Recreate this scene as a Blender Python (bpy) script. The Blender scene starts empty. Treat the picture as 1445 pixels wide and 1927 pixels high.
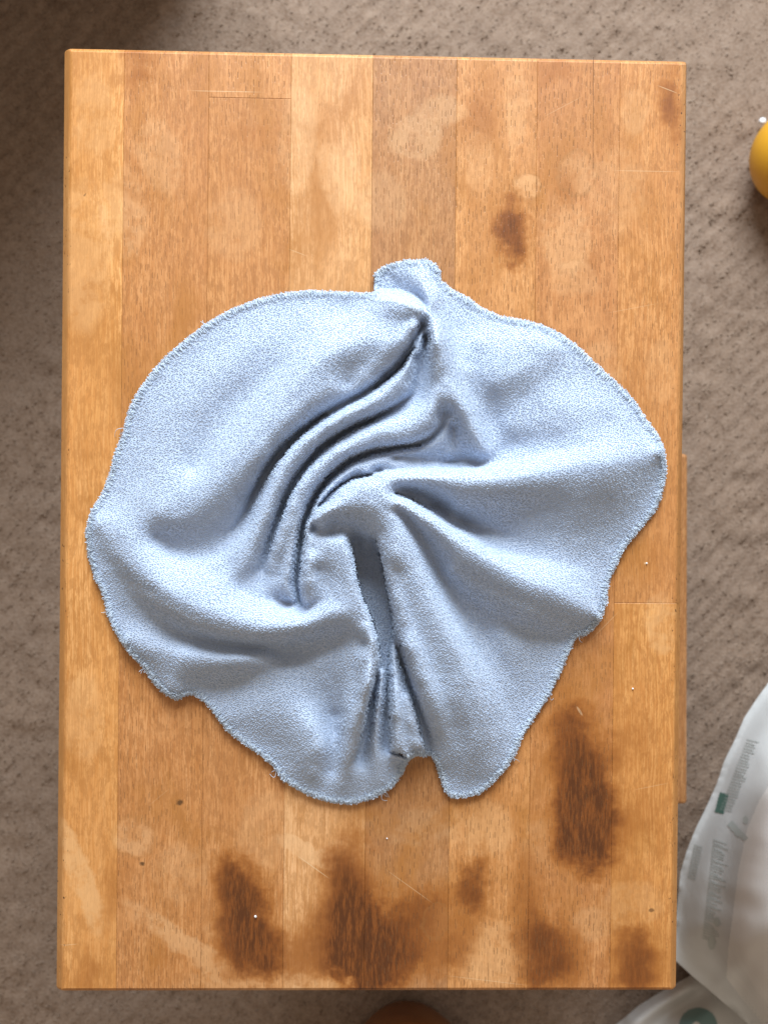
import bpy, math, random
import numpy as np
from mathutils import Euler, Vector
random.seed(7); rng = np.random.default_rng(7)
S = bpy.context.scene
TOP = 0.42                       # height of the stool top above the carpet (m)

# ------------------------------------------------------------------ camera
FOV = math.radians(60.0)
CAM = np.array([-0.00424, 0.00806, 0.45861 + TOP])
EUL = (-0.00447, -0.02131, 0.01021)
cd = bpy.data.cameras.new('camera'); cam = bpy.data.objects.new('camera', cd)
S.collection.objects.link(cam); S.camera = cam
cam.location = CAM; cam.rotation_euler = EUL
cd.sensor_fit = 'VERTICAL'; cd.sensor_height = 36; cd.angle = FOV
cd.lens_unit = 'MILLIMETERS'; cd.lens = 18 / math.tan(FOV / 2)
cd.clip_start = 0.01; cd.clip_end = 50
cd.dof.use_dof = True; cd.dof.focus_distance = 0.449; cd.dof.aperture_fstop = 10.5

# ------------------------------------------------------------------ light
w = bpy.data.worlds.new('World'); S.world = w; w.use_nodes = True
w.node_tree.nodes['Background'].inputs[0].default_value = (1.0, 0.85, 0.70, 1)
w.node_tree.nodes['Background'].inputs[1].default_value = 0.44
def area(name, loc, target, sx, sy, energy, col, spread=180):
    l = bpy.data.lights.new(name, 'AREA'); l.shape = 'RECTANGLE'; l.size = sx; l.size_y = sy
    l.energy = energy; l.color = col; l.spread = math.radians(spread)
    o = bpy.data.objects.new(name, l); S.collection.objects.link(o); o.location = loc
    o.rotation_euler = (Vector(target) - Vector(loc)).to_track_quat('-Z', 'Y').to_euler()
    return o
area('window_light', (0.08, 1.62, 1.32), (0, 0, TOP), 1.10, 0.80, 83, (0.80, 0.90, 1.0))
S.view_settings.view_transform = 'Standard'; S.view_settings.look = 'None'
S.view_settings.exposure = 0.0; S.view_settings.gamma = 1.0

# ------------------------------------------------------------------ picture geometry -> place
F = 963.5 / math.tan(FOV / 2)
RM = np.array(Euler(EUL).to_matrix())
def at(px, py, z):
    """point at height z seen at photo pixel (px,py); arrays welcome"""
    px, py, z = np.broadcast_arrays(np.asarray(px, float), np.asarray(py, float), np.asarray(z, float))
    d = np.stack([(px - 722.5) / F, -(py - 963.5) / F, -np.ones_like(px)], -1) @ RM.T
    t = (z - CAM[2]) / d[..., 2]
    return CAM + d * t[..., None]
PX = 0.45861 / F                 # one photo pixel on the stool top, in metres

# ------------------------------------------------------------------ helpers
def link(o, parent=None):
    S.collection.objects.link(o)
    if parent: o.parent = parent
    return o
def mesh_obj(name, verts, faces, mat, parent=None, smooth=False):
    me = bpy.data.meshes.new(name); me.from_pydata([tuple(v) for v in verts], [], [tuple(f) for f in faces]); me.update()
    if smooth: me.polygons.foreach_set('use_smooth', [True] * len(me.polygons))
    if mat: me.materials.append(mat)
    return link(bpy.data.objects.new(name, me), parent)
def np_quads(name, V, Q, mat, parent=None, smooth=True):
    V = np.asarray(V, np.float32).reshape(-1, 3); Q = np.asarray(Q, np.int32).reshape(-1, 4)
    me = bpy.data.meshes.new(name)
    me.vertices.add(len(V)); me.vertices.foreach_set('co', V.ravel())
    me.loops.add(Q.size); me.loops.foreach_set('vertex_index', Q.ravel())
    me.polygons.add(len(Q)); me.polygons.foreach_set('loop_start', np.arange(0, Q.size, 4, dtype=np.int32))
    me.polygons.foreach_set('use_smooth', np.full(len(Q), smooth))
    me.update(calc_edges=True)
    if mat: me.materials.append(mat)
    return link(bpy.data.objects.new(name, me), parent)
def empty(name, loc=(0, 0, 0)):
    o = bpy.data.objects.new(name, None); o.location = loc; o.empty_display_size = 0.05; return link(o)
def tag(o, label=None, cat=None, group=None, kind=None):
    if label: o['label'] = label
    if cat: o['category'] = cat
    if group: o['group'] = group
    if kind: o['kind'] = kind
    return o
def box(name, x0, x1, y0, y1, z0, z1, mat, parent=None, bevel=0.0):
    v = [(x, y, z) for z in (z0, z1) for y in (y0, y1) for x in (x0, x1)]
    f = [(0, 2, 3, 1), (4, 5, 7, 6), (0, 1, 5, 4), (2, 6, 7, 3), (0, 4, 6, 2), (1, 3, 7, 5)]
    o = mesh_obj(name, v, f, mat, parent)
    if bevel:
        m = o.modifiers.new('bevel', 'BEVEL'); m.width = bevel; m.segments = 3
    return o
def loops_mesh(name, C, T, N, r, h, tr, mat, parent=None, K=5, sides=3):
    """many small yarn loops: centre C, along T, standing along N"""
    n = len(C); B = np.cross(N, T); B /= np.linalg.norm(B, axis=1, keepdims=True) + 1e-9
    th = np.linspace(-0.15, math.pi + 0.15, K)
    ph = np.arange(sides) * 2 * math.pi / sides
    r = np.broadcast_to(r, n)[:, None, None, None]; h = np.broadcast_to(h, n)[:, None, None, None]; tr = np.broadcast_to(tr, n)[:, None, None, None]
    c, s = np.cos(th)[None, :, None, None], np.sin(th)[None, :, None, None]
    T4, N4, B4 = T[:, None, None, :], N[:, None, None, :], B[:, None, None, :]
    P = C[:, None, None, :] + T4 * r * c + N4 * h * s
    rad = T4 * c + N4 * s
    V = P + tr * (rad * np.cos(ph)[None, None, :, None] + B4 * np.sin(ph)[None, None, :, None])
    idx = np.arange(n * K * sides).reshape(n, K, sides)
    a, b = idx[:, :-1], idx[:, 1:]
    Q = np.stack([a, np.roll(a, -1, 2), np.roll(b, -1, 2), b], -1)
    return np_quads(name, V, Q, mat, parent)

class NT:
    def __init__(s, name):
        s.m = bpy.data.materials.new(name); s.m.use_nodes = True; s.t = s.m.node_tree
        s.b = s.t.nodes['Principled BSDF']
    def n(s, typ, ins=None, **kw):
        nd = s.t.nodes.new(typ)
        for k, v in kw.items(): setattr(nd, k, v)
        for k, v in (ins or {}).items():
            if isinstance(v, bpy.types.NodeSocket): s.t.links.new(v, nd.inputs[k])
            else: nd.inputs[k].default_value = v
        return nd
    def math(s, op, a, b=0.0, c=0.0, clamp=False):
        return s.n('ShaderNodeMath', {0: a, 1: b, 2: c}, operation=op, use_clamp=clamp).outputs[0]
    def vm(s, op, a, b=(0, 0, 0), out=0):
        return s.n('ShaderNodeVectorMath', {0: a, 1: b}, operation=op).outputs[out]
    def mix(s, f, a, b, mode='MIX'):
        nd = s.t.nodes.new('ShaderNodeMix'); nd.data_type = 'RGBA'; nd.blend_type = mode
        for i, v in ((0, f), (6, a), (7, b)):
            if isinstance(v, bpy.types.NodeSocket): s.t.links.new(v, nd.inputs[i])
            else: nd.inputs[i].default_value = v if i == 0 else (tuple(v) + (1,))[:4]
        return nd.outputs[2]
    def rng(s, v, a, b, c=0.0, d=1.0, smooth=True):
        return s.n('ShaderNodeMapRange', {0: v, 1: a, 2: b, 3: c, 4: d}, interpolation_type='SMOOTHSTEP' if smooth else 'LINEAR').outputs[0]
    def noise(s, v, scale, detail=3, rough=0.5, dist=0.0, out=0):
        return s.n('ShaderNodeTexNoise', {'Vector': v, 'Scale': scale, 'Detail': detail, 'Roughness': rough, 'Distortion': dist}).outputs[out]
    def pos(s): return s.n('ShaderNodeTexCoord').outputs['Object']
    def set(s, **kw):
        for k, v in kw.items():
            k = k.replace('_', ' ')
            if isinstance(v, bpy.types.NodeSocket): s.t.links.new(v, s.b.inputs[k])
            else: s.b.inputs[k].default_value = (tuple(v) + (1,))[:4] if isinstance(v, tuple) and len(v) == 3 and 'Color' in k else v
        return s.m
    def bump(s, h, strength, dist, normal=None):
        d = {'Height': h, 'Strength': strength, 'Distance': dist}
        if normal: d['Normal'] = normal
        return s.n('ShaderNodeBump', d).outputs[0]

# ------------------------------------------------------------------ height solver for soft sheets
def solve_height(x0, y0, x1, y1, lines, default, step=2, memb=0.02, iters=(250, 160, 110)):
    """fair (thin-plate) surface through crest and valley lines; all in photo pixels"""
    H = None
    for lv, st in enumerate((step * 4, step * 2, step)):
        nx, ny = int((x1 - x0) / st) + 1, int((y1 - y0) / st) + 1
        Wt = np.zeros((ny, nx)); Cs = np.zeros((ny, nx))
        for pts, wt in lines:
            P = np.array(pts, float)
            for a, b in zip(P[:-1], P[1:]):
                k = max(2, int(np.hypot(*(b - a)[:2]) / st * 2)); t = np.linspace(0, 1, k)[:, None]; q = a + (b - a) * t
                ix = np.clip(np.rint((q[:, 0] - x0) / st).astype(int), 0, nx - 1); iy = np.clip(np.rint((q[:, 1] - y0) / st).astype(int), 0, ny - 1)
                np.add.at(Wt, (iy, ix), wt); np.add.at(Cs, (iy, ix), wt * q[:, 2])
        Cv = np.where(Wt > 0, Cs / np.maximum(Wt, 1e-9), default)
        Wt = np.minimum(Wt, 1.0) * (2.0, 5.0, 14.0)[lv] + 1e-6
        if H is None: H = np.full((ny, nx), float(default)); H = np.where(Wt > 0.1, Cv, H)
        else:
            yy = np.clip(np.arange(ny) / 2, 0, H.shape[0] - 1.001); xx = np.clip(np.arange(nx) / 2, 0, H.shape[1] - 1.001)
            i, j = yy.astype(int), xx.astype(int); fy, fx = (yy - i)[:, None], (xx - j)[None, :]
            H = (H[i][:, j] * (1 - fy) + H[i + 1][:, j] * fy) * (1 - fx) + (H[i][:, j + 1] * (1 - fy) + H[i + 1][:, j + 1] * fy) * fx
        def lap(h):
            p = np.pad(h, 1, mode='edge'); return p[:-2, 1:-1] + p[2:, 1:-1] + p[1:-1, :-2] + p[1:-1, 2:] - 4 * h
        mb = memb * (st / 8.0) ** 2
        def A(h):
            l = lap(h); return lap(l) * 1.0 - mb * l * 8 + Wt * h
        r = Wt * Cv - A(H); p = r.copy(); rs = (r * r).sum()
        for _ in range(iters[lv]):
            Ap = A(p); al = rs / max((p * Ap).sum(), 1e-20); H = H + al * p; r = r - al * Ap
            rn = (r * r).sum(); p = r + (rn / max(rs, 1e-20)) * p; rs = rn
    return H
def inside(px, py, poly):
    r = np.zeros(px.shape, bool); n = len(poly)
    for i in range(n):
        xa, ya = poly[i]; xb, yb = poly[(i + 1) % n]
        if ya == yb: continue
        c = ((ya > py) != (yb > py)) & (px < (xb - xa) * (py - ya) / (yb - ya) + xa); r ^= c
    return r
def resample(poly, d, closed=True):
    P = np.array(poly + ([poly[0]] if closed else []), float); L = np.r_[0, np.cumsum(np.hypot(*np.diff(P[:, :2], axis=0).T))]
    t = np.arange(0, L[-1], d); return np.stack([np.interp(t, L, P[:, k]) for k in range(P.shape[1])], 1)
def smooth_closed(P, it=2):
    for _ in range(it): P = (np.roll(P, 1, 0) + 2 * P + np.roll(P, -1, 0)) / 4
    return P

# ------------------------------------------------------------------ carpet
def carpet_material(name, dark):
    k = NT(name); p = k.pos()
    a = k.noise(p, 9, 4, .6); b = k.noise(p, 85, 4, .7, .4); c = k.noise(p, 420, 2, .6)
    col = k.mix(k.rng(b, .36, .66), (0.18, 0.116, 0.075), (0.285, 0.20, 0.14))
    col = k.mix(k.rng(a, .38, .62, 0, .45), col, (0.215, 0.152, 0.11))
    col = k.mix(k.math('MULTIPLY', k.rng(c, .35, .7), .5), col, (0.36, 0.28, 0.22))
    col = k.mix(dark, col, (0.24, 0.165, 0.12))
    return k.set(Base_Color=col, Roughness=.95, Specular_IOR_Level=.15, Normal=k.bump(c, .6, .002))
M_carpet = carpet_material('carpet_base', .3); M_pile = carpet_material('carpet_pile', 0.0)
def vnoise(x, y, sc, seed):
    g = np.random.default_rng(seed).random((256, 256)); X, Y = x * sc + 700.3, y * sc + 700.7
    i, j = np.floor(X).astype(int), np.floor(Y).astype(int); fx, fy = X - i, Y - j
    fx, fy = fx * fx * (3 - 2 * fx), fy * fy * (3 - 2 * fy); G = lambda a, b: g[b % 256, a % 256]
    return (G(i, j) * (1 - fx) + G(i + 1, j) * fx) * (1 - fy) + (G(i, j + 1) * (1 - fx) + G(i + 1, j + 1) * fx) * fy
def carpet_h(x, y):
    u, v = (x + y) / math.sqrt(2), (x - y) / math.sqrt(2)
    h = .0040 * (vnoise(x, y, 62, 1) - .5) + .0009 * (vnoise(x, y, 130, 2) - .5) + .0035 * (vnoise(x, y, 18, 3) - .5)
    return h + .0011 * np.sin(v * 2 * math.pi / .0125 + 3 * vnoise(x, y, 14, 4)) * vnoise(x, y, 11, 5)
ax = np.r_[-2.2, -1.6, -1.1, -.8, np.arange(-.62, .6201, .004), .8, 1.1, 1.6, 2.2]; ay = np.r_[-2.2, -1.6, -1.1, np.arange(-.74, .7401, .004), 1.1, 1.6, 2.2]
X, Y = np.meshgrid(ax, ay); idx = np.arange(X.size).reshape(X.shape)
carpet = np_quads('carpet', np.stack([X, Y, carpet_h(X, Y) - .0015], -1), np.stack([idx[:-1, :-1], idx[:-1, 1:], idx[1:, 1:], idx[1:, :-1]], -1), M_carpet)
tag(carpet, 'taupe beige cut pile carpet under the wooden stool', kind='structure')
N = 60000
x = rng.uniform(-.56, .56, N * 2); y = rng.uniform(-.66, .68, N * 2)
keep = ~((np.abs(x) < .20) & (np.abs(y) < .33)); x, y = x[keep][:N], y[keep][:N]; n = len(x)
ang = math.radians(45) + rng.normal(0, .45, n)
T = np.stack([np.cos(ang), np.sin(ang), np.zeros(n)], 1); Nn = np.stack([rng.normal(0, .35, n), rng.normal(0, .35, n), np.ones(n)], 1); Nn /= np.linalg.norm(Nn, axis=1, keepdims=True)
T -= Nn * (T * Nn).sum(1)[:, None]
pile = loops_mesh('carpet_pile', np.stack([x, y, carpet_h(x, y) - .0034], 1), T, Nn, rng.uniform(.0016, .0034, n), rng.uniform(.0010, .0026, n), rng.uniform(.0012, .0018, n), M_pile, carpet, K=3)
tag(pile, kind='stuff')

# ------------------------------------------------------------------ stool wood
BURN = [(700,1800,90,70,.5,0),(560,1800,60,60,.3,0),(860,1730,70,80,.3,0),(600,1740,50,110,.3,0),(1000,1780,60,120,.35,0),(1110,1500,70,150,.35,0),(1230,1500,40,120,.2,0),(1180,1560,40,90,.25,0),(500,1780,50,80,.4,0),(330,1820,60,50,.2,0),(920,1500,60,60,.2,0),(1270,240,20,90,.3,0),(960,430,40,80,.3,0),(800,120,60,40,.12,0),(458,1745,62,125,.95,0),(438,1650,45,70,.4,0),(655,1690,58,140,.75,0),(672,1790,45,100,.85,0),(1098,1565,66,100,1.0,0),(1095,1465,64,130,.6,0),(1060,1380,60,100,.3,0),
 (893,1668,36,66,.6,0),(966,452,36,64,.55,0),(735,1775,95,85,.6,0),(1045,1800,66,95,.62,0),(990,1650,40,140,.3,0),(262,118,48,50,.4,0),(905,215,46,80,.34,0),(1045,128,60,34,.34,0),
 (1258,180,30,80,.45,0),(1066,350,34,60,.34,0),(640,230,60,60,.2,0),(250,360,60,34,.26,0),(470,245,70,40,.22,0),(1195,1810,60,85,.7,0),(1190,1390,60,50,.25,0),(780,1700,70,60,.35,0),
 (165,1830,30,60,.3,0),(210,1690,30,70,.28,0),(430,310,60,28,.16,0),(675,160,30,60,.2,0),(300,900,60,30,.15,0),(860,1800,50,50,.3,0),(1225,1050,20,60,.2,0)]
PALE = [(440,420,60,70,.25,0),(560,260,40,110,.25,0),(640,330,40,80,.25,.2),(720,380,50,60,.25,0),(905,300,30,80,.25,0),(1240,700,30,70,.2,0),(340,1640,60,60,.3,.3),(500,1560,60,80,.25,0),(1010,1600,30,60,.3,0),(1120,1740,50,40,.3,0),(160,1350,40,90,.25,0),(180,220,40,90,.25,0),(252,1577,42,42,.5,0),(380,1800,190,26,.6,-.62),(150,1640,24,130,.6,.33),(782,262,54,46,.5,.4),(832,206,58,30,.42,0),(990,352,27,27,.5,0),(1086,326,38,40,.35,0),(1245,1172,34,56,.5,0),
 (1062,440,52,90,.4,.1),(1080,530,60,34,.25,0),(232,400,48,90,.4,0),(300,290,46,80,.3,.3),(1188,1700,60,50,.25,0),(822,1735,28,30,.45,0),(930,1800,80,66,.45,0),(600,1612,95,16,.5,-.5),
 (770,1560,80,40,.3,0),(1195,215,30,50,.3,0),(970,190,22,100,.3,0),(1160,360,60,90,.25,0),(640,1620,40,50,.25,0),(905,1560,70,60,.35,0),(160,480,50,160,.3,0),(205,1000,24,40,.3,0),(1130,690,40,60,.3,0),(1150,980,70,60,.25,0),(480,1850,160,30,.4,0),(415,1745,34,28,.35,0)]
RING = [(1086,326,38,.5),(990,352,27,.4),(822,1735,28,.4),(1072,520,24,.35),(252,1577,44,.35)]
SCR = [(425,172,78,1.0,0,.8),(1215,322,75,1.0,0,.5),(1255,168,24,1.1,-.35,.7),(590,1632,42,1.3,-.62,.7),(770,1668,62,1.0,-.62,.5),(915,1845,90,1.0,-.12,.5),(1060,200,50,1.0,.5,.3),(130,1778,20,1,.1,.6),(1090,1338,12,3,-1,.6),(1215,1060,5,3,0,.8),(1135,1180,46,1,.8,.4),(560,475,22,1.0,-.35,.5),(1190,580,60,1,.2,.3),(1225,1480,40,1,.2,.35),(300,1500,30,1,.7,.2)]
KNOT = [(339,1510,9,8,.9),(268,1625,6,5,.9),(1225,1713,6,5,.7),(160,367,3,4,.6)]
def wood(name, base, light, dark, fleck=1.0, fl_dark=(0.16, 0.075, 0.03), seed=0.0, marks=True, end=False):
    base, light, dark = [(min(1, c_[0] * 1.05), c_[1] * .855, c_[2] * .71) for c_ in (base, light, dark)]
    k = NT(name); p0 = k.pos()
    off = k.vm('ADD', p0, (seed * .37, seed * .113, 0))
    wob = k.noise(off, 14, 2, .5, 0, 1); wv = k.vm('MULTIPLY', k.vm('SUBTRACT', wob, (.5, .5, .5)), (.006, .02, 0))
    g = k.vm('ADD', off, wv)
    fine = k.noise(k.vm('MULTIPLY', g, (1200, 50, 900)), 1, 4, .65)
    med = k.noise(k.vm('MULTIPLY', g, (130, 5, 130)), 1, 4, .6)
    blot = k.noise(k.vm('MULTIPLY', g, (24, 9, 24)), 1, 4, .6)
    col = k.mix(k.rng(med, .34, .66), base, light)
    col = k.mix(k.rng(blot, .40, .70, 0, .6), col, dark)
    col = k.mix(k.rng(fine, .42, .58, 0, .9), col, dark); mott = k.noise(k.vm('MULTIPLY', g, (520, 170, 1)), 1, 3, .7); col = k.mix(k.rng(mott, .43, .60, 0, .6), col, tuple(v * .78 for v in dark))
    # ray flecks: short dark dashes along the grain
    ddir = k.vm('MULTIPLY', k.vm('ADD', off, k.vm('MULTIPLY', k.vm('SUBTRACT', wob, (.5, .5, .5)), (.003, 0, 0))), (470, 200, 0))
    fl = 0
    for sc, seed2 in ((1.0, 0.0), (1.37, 31.7)):
        q = k.vm('ADD', k.vm('SCALE', ddir, (0, 0, 0)) if False else k.vm('MULTIPLY', ddir, (sc, sc, 0)), (seed2, seed2 * 2, 0))
        vo = k.n('ShaderNodeTexVoronoi', {'Vector': q, 'Scale': 1.0, 'Randomness': 1.0}, voronoi_dimensions='2D')
        d = k.vm('SUBTRACT', q, vo.outputs['Position']); sx = k.n('ShaderNodeSeparateXYZ', {0: d})
        m1 = k.rng(k.math('ABSOLUTE', sx.outputs[0]), .04, .10, 1, 0); m2 = k.rng(k.math('ABSOLUTE', sx.outputs[1]), .22, .40, 1, 0)
        rn = k.n('ShaderNodeSeparateColor', {0: vo.outputs['Color']}).outputs[0]
        m = k.math('MULTIPLY', k.math('MULTIPLY', m1, m2), k.rng(rn, .25, .9, .15, 1))
        fl = m if sc == 1.0 else k.math('MAXIMUM', fl, k.math('MULTIPLY', m, .6))
    fd = k.rng(k.noise(k.vm('MULTIPLY', off, (14, 6, 1)), 1, 2, .5), .35, .62, .45, 1.0)
    fl = k.math('MULTIPLY', k.math('MULTIPLY', fl, fd), fleck)
    rough = .46
    h = k.math('SUBTRACT', k.math('MULTIPLY', fine, .5), k.math('MULTIPLY', fl, .8))
    if marks:
        n1 = k.noise(p0, 55, 4, .65, 0, 1); n2 = k.noise(k.vm('MULTIPLY', p0, (640, 95, 1)), 1, 4, .7)
        pd = k.vm('ADD', p0, k.vm('MULTIPLY', k.vm('SUBTRACT', n1, (.5, .5, .5)), (.018, .05, 0)))
        ps = k.vm('ADD', p0, k.vm('MULTIPLY', k.vm('SUBTRACT', n1, (.5, .5, .5)), (.013, .016, 0)))
        def blob(v, e, lo, hi):
            c = at(e[0], e[1], TOP)
            mp = k.n('ShaderNodeMapping', {'Vector': v, 'Location': (c[0], c[1], TOP), 'Rotation': (0, 0, e[5] if len(e) > 5 else 0), 'Scale': (e[2] * PX, e[3] * PX, 1)}, vector_type='TEXTURE')
            return k.rng(k.vm('LENGTH', mp.outputs[0], out=1), lo, hi, e[4], 0)
        X0, X1 = name_range
        def near(e, mrg=60): return X0 - mrg - e[2] < e[0] < X1 + mrg + e[2]
        def total(lst, v, lo, hi):
            tot = None
            for e in lst:
                if not near(e): continue
                b_ = blob(v, e, lo, hi); tot = b_ if tot is None else k.math('ADD', tot, b_)
            return tot
        pat = k.noise(k.vm('MULTIPLY', p0, (26, 17, 1)), 1, 5, .62, .6); pat2 = k.noise(k.vm('MULTIPLY', p0, (95, 22, 1)), 1, 3, .6)
        col = k.mix(k.math('MULTIPLY', k.rng(pat, .44, .70, 0, .75), k.rng(pat2, .3, .6, .45, 1)), col, (0.42, 0.165, 0.035))
        col = k.mix(k.rng(pat, .30, .44, .25, 0), col, tuple(min(1, v * 1.12) for v in light))
        pale = total(PALE, ps, .72, 1.08)
        if pale: col = k.mix(k.math('MULTIPLY', k.math('MINIMUM', pale, .6), k.rng(k.noise(p0, 70, 4, .7), .36, .54, .25, 1)), col, k.mix(.35, light, (0.74, 0.50, 0.27)))
        burn = total(BURN, pd, .05, 1.45)
        if burn:
            bb = k.math('MINIMUM', k.math('MULTIPLY', burn, 1.0), 1.0)
            warm = k.rng(bb, 0, .45, 0, .72); col = k.mix(warm, col, (0.42, 0.15, 0.028))
            ch = k.math('MULTIPLY', k.rng(bb, .35, 1.05), k.rng(n2, .34, .60, .2, 1.0)); col = k.mix(k.rng(bb, .12, .75, 0, .9), col, (0.24, 0.070, 0.013)); col = k.mix(k.math('MULTIPLY', ch, .82), col, (0.062, 0.019, 0.006))
        for rr in RING:
            if not near(rr + (0,)): continue
            c = at(rr[0], rr[1], TOP)
            mp = k.n('ShaderNodeMapping', {'Vector': ps, 'Location': (c[0], c[1], TOP), 'Scale': (rr[2] * PX, rr[2] * PX * 1.05, 1)}, vector_type='TEXTURE')
            L = k.vm('LENGTH', mp.outputs[0], out=1)
            ring = k.rng(k.math('ABSOLUTE', k.math('SUBTRACT', L, .95)), .02, .16, rr[3] * .55, 0)
            col = k.mix(ring, col, (0.34, 0.16, 0.05))
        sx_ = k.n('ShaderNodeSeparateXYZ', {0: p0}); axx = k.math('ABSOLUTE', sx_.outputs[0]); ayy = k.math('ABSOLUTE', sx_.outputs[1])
        edge_tint = k.math('MAXIMUM', k.rng(axx, .1567, .1590, 0, .62), k.rng(ayy, .2412, .2422, 0, .3))
        col = k.mix(edge_tint, col, (0.34, 0.155, 0.045))  # outer chamfers tinted a darker orange-brown
        nick = k.math('MULTIPLY', k.math('MAXIMUM', k.rng(axx, .153, .158), k.rng(ayy, .2385, .2412)), k.rng(k.noise(k.vm('MULTIPLY', p0, (700, 420, 700)), 1, 2, .6), .64, .72))
        nick = k.math('MULTIPLY', nick, k.rng(k.noise(p0, 16, 2), .46, .56)); col = k.mix(nick, col, (0.05, 0.02, 0.008))
        for e in KNOT:
            if not near(e): continue
            col = k.mix(blob(k.vm('ADD', p0, k.vm('MULTIPLY', k.vm('SUBTRACT', k.noise(p0, 400, 2, .6, 0, 1), (.5, .5, .5)), (.002, .003, 0))), e, .35, 1.1), col, (0.10, 0.045, 0.015))
        sc_ = [(e[0], e[1], e[2], e[3] * .9, e[5] * .5, e[4]) for e in SCR]
        scr = total(sc_, p0, .6, 1.0)
        if scr: col = k.mix(scr, col, (0.86, 0.66, 0.40))
    col = k.mix(k.math('MULTIPLY', fl, .75), col, fl_dark)
    rgh = k.rng(blot, .3, .7, .38, .52)
    return k.set(Base_Color=col, Roughness=rgh, Specular_IOR_Level=.36, Normal=k.bump(h, .35, .0006))

name_range = (0, 0)
stool = tag(empty('step_stool'), 'worn wooden step stool with stained butcher block top under the blue cloth', 'step stool')
mid = lambda px: at(px, 963, TOP)[0]
XL, XR, HH = -.1612, .1612, .48427 / 2 + .0005
seam = [XL] + [mid(v) for v in (227, 386, 540.5, 693.5, 851, 1002, 1157)] + [XR]
yj3, yj8 = at(465, 184.5, TOP)[1], at(1215, 1135, TOP)[1]
A, B_, C_ = (0.60, 0.345, 0.150), (0.70, 0.43, 0.205), (0.49, 0.25, 0.095)
st = [ # px range, base, light, dark, fleck
 (116, 227, -HH, HH, (0.66, .375, .135), (0.76, .48, .21), (.56, .285, .09), .18),
 (227, 386, -HH, HH, (0.56, .305, .125), (0.65, .385, .18), (.46, .225, .08), .8),
 (386, 540, yj3, HH, (0.62, .35, .155), (0.68, .41, .195), (.52, .27, .105), 1.0),
 (386, 540, -HH, yj3, (0.56, .31, .13), (0.66, .395, .185), (.46, .23, .085), .85),
 (540, 693, -HH, HH, (0.70, .44, .215), (0.80, .55, .31), (.57, .33, .14), .35),
 (693, 851, -HH, HH, (0.47, .275, .135), (0.54, .335, .17), (.40, .215, .095), 1.2),
 (851, 1002, -HH, HH, (0.62, .35, .15), (0.73, .45, .21), (.52, .27, .10), 1.0),
 (1002, 1157, -HH, HH, (0.56, .305, .13), (0.65, .385, .18), (.46, .225, .085), 1.05),
 (1157, 1280, yj8, HH, (0.58, .315, .125), (0.67, .40, .18), (.48, .24, .085), .9),
 (1157, 1280, -HH, yj8, (0.63, .35, .12), (0.74, .45, .18), (.53, .26, .08), .35)]
xi = {116: 0, 227: 1, 386: 2, 540: 3, 693: 4, 851: 5, 1002: 6, 1157: 7, 1280: 8}
TH = .022
def plank(i, e):
    global name_range
    name_range = (e[0], e[1])
    x0, x1 = seam[xi[e[0]]], seam[xi[e[1]]]; y0, y1 = e[2], e[3]
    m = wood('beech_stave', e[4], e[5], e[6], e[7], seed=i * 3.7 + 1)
    g = .00005; L, R = x0 == XL, x1 == XR; Bt, Tp = y0 == -HH, y1 == HH
    def cham(t, outer, wdt, dep):      # rounded chamfer profile: distance from edge -> drop
        if outer: u = max(0.0, 1 - t / wdt); return dep * u ** 1.25
        return .00012 * max(0.0, 1 - t / .00020)
    def marks_(lo, hi, oL, oR, wl, wr):
        a = [lo] + [lo + wl * f for f in ((.12, .3, .55, .8, 1) if oL else (.5, 1))]
        b = [hi - wr * f for f in ((1, .8, .55, .3, .12) if oR else (1, .5))] + [hi]
        return np.array(a + [lo + (hi - lo) * .5] + b)
    wl = .0050 if L else .0002; wr = .0042 if R else .0002; wb = .0021 if Bt else .0002; wt = .0024 if Tp else .0002
    xs = marks_(x0 + (0 if L else g), x1 - (0 if R else g), L, R, wl, wr); ys = marks_(y0 + (0 if Bt else g), y1 - (0 if Tp else g), Bt, Tp, wb, wt)
    if L or R:
        ext = [y1 - f for f in (.0035, .005)] if Tp else []; ext += [y0 + f for f in (.0035, .005)] if Bt else []
        ys = np.sort(np.r_[ys, ext])
    nx, ny = len(xs), len(ys); V = np.zeros((ny, nx, 3)); rc = .0018
    for a, yy in enumerate(ys):
        for b, xx in enumerate(xs):
            d = max(cham(xx - xs[0], L, wl, .0030), cham(xs[-1] - xx, R, wr * (.30 + .70 * min(1, max(0, (HH - yy) / .42))) if R else wr, .0026), cham(yy - ys[0], Bt, wb, .0016), cham(ys[-1] - yy, Tp, wt, .0018))
            X_ = xx
            t = (ys[-1] - yy) if Tp else 9; t = min(t, (yy - ys[0]) if Bt else 9)
            if t < rc:
                ins = rc - math.sqrt(max(0, rc * rc - (rc - t) ** 2))
                if L: X_ += ins * max(0, 1 - (xx - xs[0]) / .012)
                if R: X_ -= ins * max(0, 1 - (xs[-1] - xx) / .012)
            V[a, b] = (X_, yy, TOP - d)
    idx = np.arange(nx * ny).reshape(ny, nx)
    Q = [tuple(q) for q in np.stack([idx[:-1, :-1], idx[:-1, 1:], idx[1:, 1:], idx[1:, :-1]], -1).reshape(-1, 4)]
    ring = list(idx[0, :-1]) + list(idx[:-1, -1]) + list(idx[-1, :0:-1]) + list(idx[:0:-1, 0])
    VV = [tuple(v) for v in V.reshape(-1, 3)]; base = len(VV)
    VV += [(VV[r][0], VV[r][1], TOP - TH) for r in ring]; nr = len(ring)
    Q += [(ring[q], base + q, base + (q + 1) % nr, ring[(q + 1) % nr]) for q in range(nr)]
    Q += [tuple(base + q for q in range(nr))[::-1]]
    return mesh_obj('stave', VV, Q, m, stool)
for i, e in enumerate(st): plank(i, e)
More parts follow.
